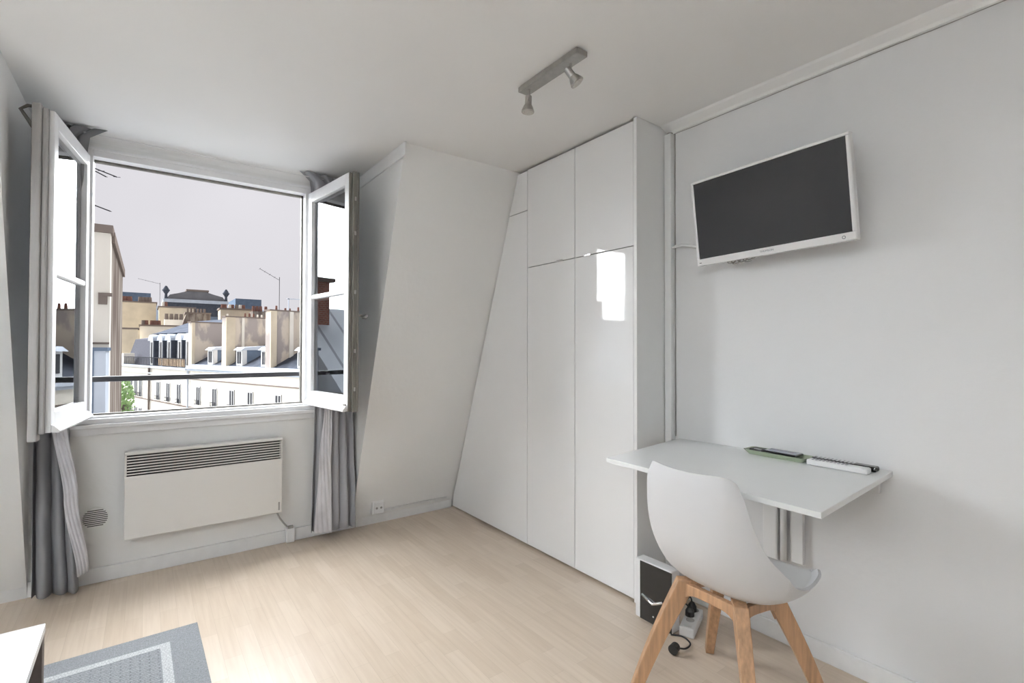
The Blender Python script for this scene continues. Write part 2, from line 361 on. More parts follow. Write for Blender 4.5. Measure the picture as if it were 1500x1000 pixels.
t = thing('wall_socket', 'white double wall socket low on the sloping wall right of the curtain', 'socket', (1.335, YW-.042, .125))
b = NB(); box(b, (-.050, -.022, -.046), (.040, .035, .046)); obj('socket_box', b, m_white, t, bevel=.004)
b = NB(); box(b, (-.034, -.026, -.036), (.034, -.022, .036)); obj('faceplate', b, m_trim, t, bevel=.003)
for sx in (-.016, .016):
    b = NB(); tube(b, [(sx, -.0262, -.004), (sx, -.0275, -.004)], .008, 14); obj('socket_hole', b, m_seal_shade, t)
t = thing('junction_box', 'small white junction box on the skirting beside the convector', 'junction box', (.755, YW-.022, .08))
b = NB(); box(b, (-.022, -.02, -.078), (.028, .018, .012)); obj('box_body', b, m_white, t, bevel=.004)
b = NB(); box(b, (-.012, -.023, .012), (.02, .0, .028)); obj('cable_clip', b, m_seal_shade, t, bevel=.003)
b = NB(); tube(b, curve_pts([(x1-.03-.755, -.02, .15), (x1-.01-.755, -.026, .10), (-.045, -.028, .065), (-.02, -.026, .03)]), .005, 8); obj('power_cable', b, m_seal_shade, t, smooth=True)

# ------------------------------------------------------------------ curtains
def curtain(rows, nf, m, name, parent, N=150, seed=1, thick=.0025):
    rnd = random.Random(seed); ph = [rnd.uniform(-.5, .5) for _ in range(12)]
    zs = [rw[0] for rw in rows]; bm = NB(); grid = []
    K = 46
    for j in range(K+1):
        z = zs[0] + (zs[-1]-zs[0])*j/K
        for i in range(len(rows)-1):
            if rows[i][0] >= z >= rows[i+1][0] - 1e-9: break
        tt = (rows[i][0]-z)/(rows[i][0]-rows[i+1][0]); tt = tt*tt*(3-2*tt)
        xa, ya, xb, yb, am = [rows[i][k]*(1-tt)+rows[i+1][k]*tt for k in range(1, 6)]
        row = []
        for q in range(N+1):
            u = q/N
            uu = u + .035*math.sin(2*PI*u*1.3+ph[0]+z*.7) + .015*math.sin(2*PI*u*3.1+ph[1]-z)
            w = math.sin(2*PI*nf*uu+ph[2]); w2 = math.sin(2*PI*nf*2*uu+ph[3]+z*1.1)*.22
            s = (abs(w)**.75)*(1 if w > 0 else -1)
            y = ya+(yb-ya)*u + am*(s+w2)*(.8+.2*math.sin(z*2.3+u*7)) + .003*math.sin(z*19+u*23+ph[4])
            x = xa+(xb-xa)*u + am*.35*math.cos(2*PI*nf*uu+ph[2])*min(1, 6*u*(1-u))
            row.append(bm.verts.new((x, y, z)))
        grid.append(row)
    for j in range(K):
        for q in range(N): bm.faces.new((grid[j][q], grid[j][q+1], grid[j+1][q+1], grid[j+1][q]))
    o = obj(name, bm, m, parent, smooth=True)
    s = o.modifiers.new('thick', 'SOLIDIFY'); s.thickness = thick; s.offset = 0
    return o
m_lin = mat('satin_lining', (.66, .65, .68), .35, noise=.12, nscale=14, bump=.5, bscale=22, stretch=(1, 1, .6))
t = thing('curtain', 'grey satin curtain gathered at the right of the window above the bare floor', 'curtain', group='curtains of the window')
curtain([(2.392, .79, 3.372, 1.12, 3.385, .020), (2.33, .86, 3.385, 1.12, 3.385, .020), (1.6, .93, 3.39, 1.12, 3.39, .02), (.84, .895, 3.385, 1.135, 3.375, .024), (.05, .875, 3.375, 1.140, 3.335, .034)], 3.6, m_curt, 'curtain_fabric', t, seed=3)
curtain([(.86, .945, 3.342, .995, 3.338, .002), (.5, .91, 3.332, .985, 3.324, .002), (.052, .880, 3.315, .985, 3.300, .003)], 1.2, m_lin, 'lining_flap', t, N=24, seed=5)
t = thing('curtain', 'grey satin curtain hanging in the left corner beside the round vent', 'curtain', group='curtains of the window')
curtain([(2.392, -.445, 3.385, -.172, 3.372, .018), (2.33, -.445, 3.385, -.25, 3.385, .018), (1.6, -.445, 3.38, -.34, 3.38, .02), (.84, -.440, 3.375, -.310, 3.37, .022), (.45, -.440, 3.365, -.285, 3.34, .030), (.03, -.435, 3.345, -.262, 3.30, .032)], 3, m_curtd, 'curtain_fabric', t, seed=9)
curtain([(.90, -.372, 3.325, -.318, 3.335, .0015), (.5, -.318, 3.285, -.268, 3.310, .002), (.115, -.262, 3.250, -.222, 3.300, .003)], 1.0, m_lin, 'lining_flap', t, N=24, seed=11)
b = NB(); tube(b, [(XKL+.004, 3.385, 2.370), (-.15, 3.385, 2.367), (.35, 3.385, 2.363), (.8, 3.385, 2.367), (XKR-.014, 3.385, 2.370)], .0035, 8)
tag(obj('curtain_wire', b, m_trim, smooth=True), 'thin white curtain wire stretched above the window', 'curtain wire')

# balcony rail
t = thing('balcony_rail', 'dark iron safety rail across the outside of the window', 'rail', (.3, YW+.12, 1.07))
b = NB(); box(b, (-.62, -.012, -.012), (.62, .018, .018)); obj('rail_bar', b, m_rail, t, bevel=.003)
for sx in (-1, 1):
    b = NB(); box(b, (.56*sx, -.012, -.012), (.60*sx, .03, -.05)); obj('rail_bracket', b, m_rail, t)
# light outer reveal / window ledge in zinc
b = NB(); box(b, (hx0-.4, YW+.15, WZ0-.10), (hx1+.4, YW+.34, WZ0-.07)); obj('outer_ledge', b, m_zincl, win, bevel=.004)

# ------------------------------------------------------------------ wardrobe
def ys(z): return YW - .3625*z
t = thing('wardrobe', 'tall glossy white fitted wardrobe cut to the sloping wall', 'wardrobe', (XC, 1.6, 0))
def W(p): return (p[0]-1.6, p[1])
g = .0022
S1, S2, ZS = 2.0415, 2.4748, 1.7605
zA = at(772, 308, 'x', XC).z
Y1 = 1.6+.020
zb, zt = .014, 2.386
def door(poly, lab=None):
    b = NB(); prism(b, [W(p) for p in poly], 0, 0, .019); o = obj('door', b, m_gloss, t, bevel=.0012, seg=1)
    if lab: o['label'] = lab
    return o
dA = door([(Y1+g, zb), (S1-g, zb), (S1-g, ZS-g), (Y1+g, ZS-g)])
dB = door([(Y1+g, ZS+g), (S1-g, ZS+g), (S1-g, zt), (Y1+g, zt)])
dC = door([(S1+g, zb), (S2-g, zb), (S2-g, ZS-g), (S1+g, ZS-g)])
dD = door([(S1+g, ZS+g), (S2-g, ZS+g), (S2-g, zt), (S1+g, zt)])
dE = door([(S2+g, zb), (ys(0)-.028, zb), (ys(.09)-.007, .09), (ys(zA)-.007, zA-g), (S2+g, zA-g)], 'tall lower door slanted along the sloping wall')
dF = door([(S2+g, zA+g), (ys(zA)-.007, zA+g), (ys(zt)-.007, zt-.004), (S2+g, zt-.004)], 'small upper door slanted along the sloping wall')
for par, y in ((dD, at(822, 383, 'x', XC).y), (dA, at(862, 376, 'x', XC).y)):
    up = par is dD
    b = NB(); box(b, (-.012, y-.026-1.6, ZS-.0015), (.018, y+.026-1.6, ZS+.0015)); box(b, (-.014, y-.026-1.6, ZS-.006), (-.012, y+.026-1.6, ZS+.004)); obj('handle', b, m_chrome, par)
b = NB(); box(b, (.026, .02, .0), (.246, .87, 2.39)); 
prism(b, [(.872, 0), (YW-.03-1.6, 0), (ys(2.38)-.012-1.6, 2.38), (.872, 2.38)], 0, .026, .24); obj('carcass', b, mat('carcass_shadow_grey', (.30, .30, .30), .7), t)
b = NB(); box(b, (0, 0, 0), (XR-XC-.002, .0185, 2.3985)); obj('side_panel', b, m_side, t)
b = NB(); box(b, (-.0015, 0, 0), (0, .0185, 2.398)); obj('edge_band', b, m_edgew, t)

t = thing('cable_trunking', 'narrow full-height white trunking in the corner beside the wardrobe', 'trunking', (XR, 1.598, 0))
b = NB(); box(b, (-.036, -.040, .002), (-.001, -.001, 2.36)); obj('trunking_cover', b, m_side, t, bevel=.003)
b = NB(); tube(b, [(-.003+.001*math.sin(k*2.1), -.044, .8+1.56*k/30) for k in range(31)], .0028, 5); obj('seam_shade', b, m_seal_shade, t)  # thin grey tube draws the shade in the gap along the corner
b = NB(); tube(b, [(-.018, -.022, 2.355), (-.018, -.022, 2.366)], .016, 12); obj('trunking_cap', b, m_seal_shade, t)

# ------------------------------------------------------------------ television
TX, TY, TZ, TW, TH, TYAW, TT, TR = 2.04, 1.0225, 1.8303, .6498, .3866, -.0208, .1185, .0174
rv = Vector((math.sin(TYAW), -math.cos(TYAW), 0)); nv = Vector((-math.cos(TYAW)*math.cos(TT), -math.sin(TYAW)*math.cos(TT), -math.sin(TT)))
uv = nv.cross(rv); uv = uv.normalized(); uv = uv if uv.z > 0 else -uv
r2 = rv*math.cos(TR)+uv*math.sin(TR); u2 = -rv*math.sin(TR)+uv*math.cos(TR)
t = thing('television', 'white-framed flat television tilted down on the right wall', 'television')
MT = Matrix((r2, u2, nv)).transposed().to_4x4(); MT.translation = (TX, TY, TZ); t.matrix_world = MT
w, h = TW/2, TH/2
b = NB(); bz, bb = .0125, .030
box(b, (-w, -h, -.038), (w, h, -.006)); box(b, (-w, h-bz, -.006), (w, h, 0)); box(b, (-w, -h, -.006), (w, -h+bb, 0))
box(b, (-w, -h+bb, -.006), (-w+bz, h-bz, 0)); box(b, (w-bz, -h+bb, -.006), (w, h-bz, 0)); obj('tv_case', b, m_tvw, t, bevel=.003)
b = NB(); box(b, (-w+bz, -h+bb, -.006), (w-bz, h-bz, -.0035)); obj('screen', b, m_screen, t)
b = NB(); box(b, (-w*.6, -h*.75, -.06), (w*.6, h*.5, -.038)); obj('rear_housing', b, m_white, t, bevel=.01)
def text(body, size, m, parent, loc, rot=(0, 0, 0), name='lettering', ext=.0004):
    c = bpy.data.curves.new('tmp', 'FONT'); c.body = body; c.size = size; c.align_x = 'CENTER'; c.align_y = 'CENTER'; c.extrude = ext
    o = bpy.data.objects.new('tmp', c); COL.objects.link(o); dg = bpy.context.evaluated_depsgraph_get()
    me = bpy.data.meshes.new_from_object(o.evaluated_get(dg)); bpy.data.objects.remove(o); me.name = name
    q = bpy.data.objects.new(name, me); COL.objects.link(q); me.materials.clear(); me.materials.append(m)
    q.parent = parent; q.location = loc; q.rotation_euler = rot; return q
text('THOMSON', .0115, m_text, t, (0, -h+bb*.52, .0006))
b = NB(); tube(b, [(w-.040, -h+.014, .0), (w-.040, -h+.014, .001)], .0085, 24); o = obj('sticker', b, m_white, t)
b = NB(); tube(b, [(w-.040, -h+.014, .001), (w-.040, -h+.014, .0014)], .0068, 20); obj('sticker_ring', b, m_text, o)
b = NB(); box(b, (w-.0435, -h+.0125, .0014), (w-.0365, -h+.0155, .0018)); box(b, (w-.0415, -h+.0105, .0014), (w-.0385, -h+.0175, .0018)); obj('sticker_symbol', b, m_white, o)
b = NB(); box(b, (-w+.012, -h+.0105, 0), (-w+.022, -h+.0135, .0008)); obj('status_led', b, m_dark, t)
b = NB()
for k, (px, dz) in enumerate(((-.205, -.006), (-.185, -.012), (-.155, -.008), (-.13, -.01), (-.115, -.004))):
    tube(b, curve_pts([(px, -h+.01, -.045), (px+.006, -h+dz, -.05), (px+.03, -h+dz+.002, -.055), (px+.045, -h+.012, -.05)], 5), .003, 6)
obj('connector_cable', b, m_seal_shade, t, smooth=True)
b = NB(); box(b, (-.05, -.05, -.075), (.05, .05, -.06)); obj('mount_plate', b, m_steel, t)
t2 = thing('tv_wall_bracket', 'wall bracket hidden behind the white television', 'bracket', (XR, TY, TZ+.02))
b = NB(); box(b, (-.03, -.06, -.09), (0, .06, .09)); obj('wall_plate', b, m_steel, t2)
b = NB(); box(b, (-.085, -.02, -.02), (-.03, .02, .02)); obj('swing_arm', b, m_steel, t2)
p = at(992, 362, 'x', XR-.01)
b = NB(); tube(b, curve_pts([(XR-.020, 1.556, p.z), (XR-.03, 1.50, p.z+.004), (XR-.05, 1.44, p.z-.012), (XR-.075, 1.36, p.z-.035), (XR-.09, 1.28, p.z-.02)]), .0075, 10)
tag(obj('cable_sleeve', b, m_side, smooth=True), 'pale cable sleeve running from the corner trunking to the television', 'cable')

# ------------------------------------------------------------------ wall desk
t = thing('wall_desk', 'white drop-leaf desk top fixed to the wall under the television', 'desk', (XR, 1.07, 0))
pts = [(1.556, .618, .762), (1.590, 1.470, .762), (XR-.002, 1.535, .772), (XR-.002, .634, .783)]
b = NB(); A = [b.verts.new((x-XR, y-1.07, z)) for x, y, z in pts]; C = [b.verts.new((x-XR, y-1.07, z+.019)) for x, y, z in pts]
b.faces.new(A); b.faces.new(C[::-1])
for i in range(4): b.faces.new((A[i], A[(i+1) % 4], C[(i+1) % 4], C[i]))
obj('tabletop', b, m_desk, t, bevel=.0015)
b = NB(); box(b, (-.024, -.40, .715), (-.003, .42, .762)); obj('wall_batten', b, m_side, t, bevel=.002)
b = NB(); box(b, (-.034, -.036, .34), (-.003, .026, .745)); obj('folding_bracket_post', b, m_edgew, t, bevel=.006)
b = NB(); prism(b, [(-.034, .60), (-.034, .744), (-.30, .752), (-.30, .736)], 1, 0, .018); obj('folding_bracket_arm', b, m_edgew, t)
b = NB(); tube(b, [(-.030, -.062, .36), (-.030, -.062, .745)], .013, 20); obj('bracket_tube', b, m_white, t, smooth=True)
b = NB(); box(b, (-.024, -.135, .36), (-.001, -.085, .745)); obj('bracket_cover', b, m_side, t, bevel=.003)

# things on the desk (desk top about .80 at the wall)
def dz(x, y):
    f = (x-1.57)/(XR-1.57); return .781 + f*((.802-.781) + (.791-.802)*max(0, min(1, (y-.634)/.9)))
ty, tx = 1.085, 2.135
def onwall(u, v, z): return at(u, v, 'z', z)
t = thing('tray', 'narrow pale green glass dish holding a phone near the wall', 'dish', (2.128, 1.012, dz(2.125, 1.012)+.0005), math.radians(-92))
def dish(bm, l, w_, hgt, th, flare):
    ring = []
    def rr(L_, W_, z, r_=.014, n=5):
        v = []
        for cx_, cy_, a0 in ((L_-r_, W_-r_, 0), (-L_+r_, W_-r_, PI/2), (-L_+r_, -W_+r_, PI), (L_-r_, -W_+r_, 1.5*PI)):
            for k in range(n+1): a = a0+PI/2*k/n; v.append(bm.verts.new((cx_+r_*math.cos(a), cy_+r_*math.sin(a), z)))
        return v
    prof = [(l-flare, w_-flare, 0), (l-.004, w_-.004, hgt*.8), (l, w_, hgt), (l-.004, w_-.004, hgt), (l-flare-.002, w_-flare-.002, th)]
    R_ = [rr(*p_) for p_ in prof]
    for a, c in zip(R_, R_[1:]):
        n = len(a)
        for k in range(n): bm.faces.new((a[k], a[(k+1) % n], c[(k+1) % n], c[k]))
    bm.faces.new(R_[0][::-1]); bm.faces.new(R_[-1])
obj('dish_body', (lambda b: (dish(b, .128, .047, .020, .004, .016), b)[1])(NB()), m_green, t, smooth=False)
t = thing('mobile_phone', 'dark phone lying in the green dish', 'phone', (2.130, .990, dz(2.125, .99)+.0225), math.radians(-92))
b = NB(); box(b, (-.068, -.032, -.004), (.068, .032, .004)); obj('phone_body', b, m_blackg, t, bevel=.004)
b = NB(); box(b, (-.062, -.029, .004), (.062, .029, .0045)); obj('phone_screen', b, mat('phone_glass', (.25, .27, .34), .08, spec=.8), t)
t = thing('flat_case', 'small dark flat case behind the phone in the green dish', 'case', (2.130, 1.094, dz(2.13, 1.10)+.019), math.radians(-90))
b = NB(); box(b, (-.026, -.026, -.0055), (.026, .026, .0055)); obj('case_body', b, m_black, t, bevel=.003)
b = NB(); box(b, (-.010, -.018, .0055), (.022, -.008, .006)); obj('case_stripe', b, m_chrome, t)
def remote(name, label, c, rz, l, w_, hgt, m, mb, rows, z):
    t = thing(name, label, 'remote control', (c[0], c[1], z), rz, 'remote controls on the wall desk')
    b = NB(); box(b, (-l/2, -w_/2, 0), (l/2, w_/2, hgt)); obj('remote_case', b, m, t, bevel=.006, seg=3)
    for r_ in range(rows):
        for q in (-1, 0, 1):
            b = NB(); box(b, (-l*.40+r_*l*.062-.003, q*w_*.26-.0035, hgt), (-l*.40+r_*l*.062+.003, q*w_*.26+.0035, hgt+.0016)); obj('button', b, mb, t)
    return t
remote('remote_control', 'white remote control lying along the desk beside the green dish', (2.094, .775, 0), math.radians(-91), .205, .042, .022, m_white, m_text, 10, dz(2.09, .84)+.002)
remote('remote_control', 'black remote control lying behind the white one by the wall', (2.152, .775, 0), math.radians(-91), .22, .040, .019, m_blackg, m_white, 10, dz(2.15, .84)+.002)

# ------------------------------------------------------------------ chair
CH = thing('shell_chair', 'white plastic shell chair with splayed oak legs in front of the desk', 'chair', (1.655, .955, 0), math.radians(-3))
prof = [(-.250, .872), (-.255, .81), (-.250, .735), (-.238, .66), (-.216, .585), (-.180, .515), (-.130, .455), (-.060, .420), (.03, .405), (.12, .410), (.20, .428), (.258, .445), (.288, .440)]
hws = [.176, .198, .212, .227, .242, .254, .262, .262, .256, .248, .234, .212, .178]
crl = [.046, .050, .058, .070, .088, .108, .116, .102, .082, .066, .054, .044, .030]
def smp(a, t):
    f = t*(len(a)-1); i = min(int(f), len(a)-2); k = f-i
    g_ = lambda j: a[max(0, min(len(a)-1, j))]
    p0, p1, p2, p3 = g_(i-1), g_(i), g_(i+1), g_(i+2)
    if not isinstance(p1, tuple): p0, p1, p2, p3 = (p0,), (p1,), (p2,), (p3,)
    r = tuple(.5*(2*q1+(q2-q0)*k+(2*q0-5*q1+4*q2-q3)*k*k+(3*q1-q0-3*q2+q3)*k**3) for q0, q1, q2, q3 in zip(p0, p1, p2, p3))
    return r if len(r) > 1 else r[0]
def shell_pt(t_, s, off=0, wscale=1):
    x, z = smp(prof, t_); x2, z2 = smp(prof, min(1, t_+.01)); x1_, z1_ = smp(prof, max(0, t_-.01))
    d = Vector((x2-x1_, 0, z2-z1_)).normalized(); nn = Vector((d.z*-1, 0, d.x))   # inward normal: forward at the back, up at the seat
    if nn.x < 0 and t_ < .4: nn = -nn
    if t_ >= .4 and nn.z < 0: nn = -nn
    hw = smp(hws, t_)*wscale; c = smp(crl, t_)
    a = abs(s)
    y = hw*(s*(1-.10*a**4))
    return Vector((x, y, z)) + nn*(c*(.45*a**2.6+.55*a**4.5) + off)
b = NB(); NT, NS = 44, 30; G = []
for i in range(NT+1):
    t_ = i/NT; row = []
    for j in range(NS+1):
        s = -1+2*j/NS
        v = shell_pt(t_, s)
        # round the two ends of the shell in plan
        if t_ < .12: v.z -= .034*(abs(s)**7)*(1-t_/.12)**1.0; 
        if t_ > .86: v.x -= .060*(abs(s)**3)*((t_-.86)/.14)
        if t_ < .10: v.z -= .020*(1-abs(s)**2)*(1-t_/.10)
        row.append(b.verts.new(v))
    G.append(row)
for i in range(NT):
    for j in range(NS): b.faces.new((G[i][j], G[i][j+1], G[i+1][j+1], G[i+1][j]))
o = obj('seat_shell', b, m_shell, CH, smooth=True)
s_ = o.modifiers.new('thick', 'SOLIDIFY'); s_.thickness = .010; s_.offset = 0; s_.use_rim = True
s_ = o.modifiers.new('bev', 'BEVEL'); s_.width = .003; s_.segments = 3; s_.limit_method = 'ANGLE'; s_.angle_limit = 1.0
s_ = o.modifiers.new('sub', 'SUBSURF'); s_.levels = 1; s_.render_levels = 1
b = NB(); G = []; NT, NS = 20, 20   # cushion
for i in range(NT+1):
    row = []
    for j in range(NS+1):
        s = -1+2*j/NS; t_ = .44+.50*i/NT; e = (1-abs(2*i/NT-1)**4)*(1-abs(s)**4)
        row.append(b.verts.new(shell_pt(t_, s*.80, .006+.026*e)))
    G.append(row)
for i in range(NT):
    for j in range(NS): b.faces.new((G[i][j], G[i][j+1], G[i+1][j+1], G[i+1][j]))
o = obj('seat_cushion', b, m_cush, CH, smooth=True)
# legs
def leg(sx, sy):
    b = NB(); top = Vector((sx*.098, sy*.100, .402 if sx > 0 else .428)); foot = Vector((sx*.222-.004, sy*.232, 0)); secs = []
    for k in range(9):
        f = k/8; c = top.lerp(foot, f); c += Vector((sx*.006, sy*.006, 0))*math.sin(f*PI)
        a = .033*(1-f)+.0195*f; d = .0225*(1-f)+.016*f
        dr = Vector((sx, sy*.9, 0)).normalized(); pr_ = Vector((-dr.y, dr.x, 0))
        z_cut = 0
        secs.append([b.verts.new(c + dr*a*u_ + pr_*d*v_) for u_, v_ in ((-1, -1), (1, -1), (1, 1), (-1, 1))])
    for A_, B_ in zip(secs, secs[1:]):
        for q in range(4): b.faces.new((A_[q], A_[(q+1) % 4], B_[(q+1) % 4], B_[q]))
    b.faces.new(secs[0][::-1]); b.faces.new(secs[-1])
    o = obj('leg', b, m_wood, CH, bevel=.003)
    b = NB(); tube(b, [foot+Vector((0, 0, .0)), foot+Vector((0, 0, .004))], .010, 12); obj('foot_glide', b, m_black, o)
for sx in (-1, 1):
    for sy in (-1, 1): leg(sx, sy)
def brace(a, c, ha=.395, hb=.395):
    a, c = Vector(a), Vector(c); b = NB(); n_ = 14; d = (c-a).normalized(); pr_ = Vector((-d.y, d.x, 0)); lo = []; up = []
    for k in range(n_+1):
        f = k/n_; p_ = a.lerp(c, f); e = abs(2*f-1)**5
        zt_ = ha+(hb-ha)*f; zb_ = zt_-.032 - .045*e
        lo.append([b.verts.new((p_.x+pr_.x*s_, p_.y+pr_.y*s_, zb_)) for s_ in (-.011, .011)]); up.append([b.verts.new((p_.x+pr_.x*s_, p_.y+pr_.y*s_, zt_)) for s_ in (-.011, .011)])
    for k in range(n_):
        b.faces.new((lo[k][0], lo[k+1][0], up[k+1][0], up[k][0])); b.faces.new((lo[k][1], up[k][1], up[k+1][1], lo[k+1][1]))
        b.faces.new((up[k][0], up[k+1][0], up[k+1][1], up[k][1])); b.faces.new((lo[k][0], lo[k][1], lo[k+1][1], lo[k+1][0]))
    b.faces.new((lo[0][0], up[0][0], up[0][1], lo[0][1])); b.faces.new((lo[-1][0], lo[-1][1], up[-1][1], up[-1][0]))
    obj('brace', b, m_wood, CH, bevel=.002)
q = .108
brace((-q, -q, 0), (-q, q, 0), .420, .420); brace((q, -q, 0), (q, q, 0)); brace((-q, -q, 0), (q, -q, 0), .418, .395); brace((-q, q, 0), (q, q, 0), .418, .395)

# ------------------------------------------------------------------ internet box and power strip
t = thing('internet_box', 'white and glossy black internet box standing on the floor under the desk', 'internet box', (1.862, 1.40, 0))
b = NB(); box(b, (-.008, -.065, .002), (.052, .135, .272)); obj('box_case', b, m_white, t, bevel=.006)
b = NB(); box(b, (-.0115, -.066, .006), (-.008, .104, .268)); obj('front_panel', b, m_blackg, t)
b = NB(); tube(b, [(-.0135, .092, .118), (-.0175, .030, .098), (-.0135, -.022, .125)], [.006, .007, .007], 10); obj('emblem_bar', b, m_chrome, t, smooth=True)
b = NB(); tube(b, [(-.0115, .03, .040), (-.0125, .03, .040)], .004, 12); obj('status_light', b, m_white, t)
t = thing('power_strip', 'white multi-socket power strip on the floor behind the chair leg', 'power strip', (1.978, 1.322, 0), math.radians(22))
b = NB(); box(b, (-.095, -.032, .001), (.105, .032, .042)); obj('strip_case', b, m_white, t, bevel=.005)
for k in range(4):
    b = NB(); tube(b, [(-.068+k*.048, 0, .0422), (-.068+k*.048, 0, .0435)], .018, 20); obj('socket', b, m_seal_shade if k % 2 else m_side, t)
def plug(label, loc, rz):
    t = thing('power_plug', label, 'plug', loc, rz, 'black plugs by the power strip')
    b = NB(); tube(b, [(0, 0, 0), (0, 0, .022), (0, 0, .038)], [.020, .019, .010], 14); obj('plug_body', b, m_black, t, smooth=False)
    b = NB(); tube(b, curve_pts([(0, 0, .03), (.02, .0, .05), (.045, .01, .03), (.07, .03, .004)]), .0035, 8); obj('cord', b, m_black, t, smooth=True)
plug('black plug in the far end of the power strip', (2.032, 1.353, .045), .9)
plug('black plug beside the far plug on the power strip', (1.987, 1.335, .045), 2.2)
t = thing('power_plug', 'round black plug lying on the floor in front of the power strip', 'plug', (at(990, 950, 'z', .02).x, at(990, 950, 'z', .02).y, .022), 0, 'black plugs by the power strip')
b = NB(); tube(b, [(-.02, .0, 0), (.012, .008, 0)], [.020, .018], 16); obj('plug_body', b, m_black, t)
b = NB(); tube(b, curve_pts([(.01, .01, -.004), (.05, -.01, -.014), (.10, .0, -.016), (.12, .05, -.017), (.09, .09, -.016)]), .0035, 8); obj('cord', b, m_black, t, smooth=True)

# ------------------------------------------------------------------ ceiling spotlights
t = thing('ceiling_spotlight_bar', 'brushed nickel ceiling bar carrying two small spotlights', 'ceiling light', (1.333, 1.54, H))
b = NB(); box(b, (-.0275, -.185, -.028), (.0275, .185, -.006)); obj('mounting_bar', b, m_nickel, t, bevel=.002)
b = NB(); box(b, (-.022, -.175, -.006), (.022, .175, 0)); obj('backplate', b, m_nickel, t)
b = NB(); tube(b, [(-.028, .01, -.016), (-.034, .01, -.016)], .004, 8); obj('fixing_screw', b, m_steel, t)
def spot(pos, d):
    pos = Vector(pos); d = Vector(d).normalized()
    b = NB(); tube(b, [(pos.x, pos.y, -.027), (pos.x, pos.y, -.075)], .0042, 10); box(b, (pos.x-.008, pos.y-.003, -.080), (pos.x+.008, pos.y+.003, -.066)); arm = obj('spot_arm', b, m_nickel, t)
    c = Vector((pos.x, pos.y, -.078)) + d.cross(Vector((0, 0, 1))).normalized()*.014
    b = NB(); tube(b, [c-d*.028, c-d*.026, c+d*.012, c+d*.014, c+d*.022, c+d*.040, c+d*.044], [.012, .014, .015, .017, .021, .028, .028], 28); obj('spot_head', b, m_nickel, t, bevel=.001)
    b = NB(); tube(b, [c+d*.0435, c+d*.0455], .0235, 24); obj('lens', b, mat('spot_lens', (.55, .54, .5), .12, noise=.2, nscale=200), t)
spot((-.005, .135, 0), (-.05, .02, -1)); spot((.005, -.115, 0), (.42, -.35, -.75))

# ------------------------------------------------------------------ rug and coffee table
t = thing('rug', 'flat grey woven rug with a pale rectangular stripe on the floor', 'rug', (.20, 2.668, 0), math.radians(1.0))
w, l = 1.5, 1.75
b = NB(); box(b, (-w, -l, .0006), (0, 0, .006)); obj('rug_field', b, m_rug, t, bevel=.002)
b = NB(); i0, i1 = .108, .142
for a, c in (((-w+i0, -i1), (-i0, -i0)), ((-w+i0, -l+i0), (-i0, -l+i1)), ((-i1, -l+i1), (-i0, -i1)), ((-w+i0, -l+i1), (-w+i1, -i1))):
    box(b, (a[0], a[1], .006), (c[0], c[1], .0068))
obj('pale_stripe', b, m_rugb, t)
b = NB(); box(b, (-w+i1, -l+i1, .006), (-i1, -i1, .0065)); obj('centre_weave', b, m_rugc, t)
pc = at(67, 912, 'z', .42)
t = thing('coffee_table', 'low white-topped coffee table with dark legs in the lower left corner', 'table', (pc.x, pc.y, 0), math.radians(.5))
b = NB(); box(b, (-.55, -.95, .395), (0, 0, .42)); obj('tabletop', b, m_tablew, t, bevel=.002)
for x_, y_ in ((-.002, -.002), (-.50, -.002), (-.002, -.90), (-.50, -.90)):
    b = NB(); box(b, (x_-.045, y_-.045, .0075), (x_, y_, .395)); obj('leg', b, m_umber, t, bevel=.003)

# ------------------------------------------------------------------ outside: rooftops
GZ = -17.0
struct('ground', box(NB(), (-60, 5.5, GZ-.5), (110, 320, GZ)), m_tar, label='street level far below between the buildings', cat='ground')
def ext_box(name, x0, y0, z0, x1, y1, z1, m, parent): b = NB(); box(b, (x0, y0, z0), (x1, y1, z1)); return obj(name, b, m, parent)
# gable wall close on the left
t = thing('building', 'tall cream gable wall rising beside the left window leaf', 'building', (-.46, 10, GZ))
b = NB(); prism(b, [(-2.4, 0), (0, 0), (0, 3.04-GZ), (-2.4, 3.04-GZ)], 1, 0, .35); obj('gable_wall', b, m_cream, t)
b = NB(); box(b, (-2.4, .35, 0), (0, 5.1, 2.95-GZ)); obj('side_wall', b, m_party2, t)
b = NB(); box(b, (-2.45, -.06, 3.04-GZ), (.03, .42, 3.16-GZ)); box(b, (-2.45, .30, 2.95-GZ), (.04, 5.2, 3.12-GZ)); obj('coping', b, m_coping, t)
b = NB(); box(b, (-2.45, -.012, 1.30-GZ), (0.0, 0, 1.33-GZ)); box(b, (-.10, -.05, 2.05-GZ), (0.03, .02, 2.10-GZ)); box(b, (-.14, -.03, 1.92-GZ), (-.03, 0, 2.10-GZ)); obj('wall_bracket', b, m_coping, t)
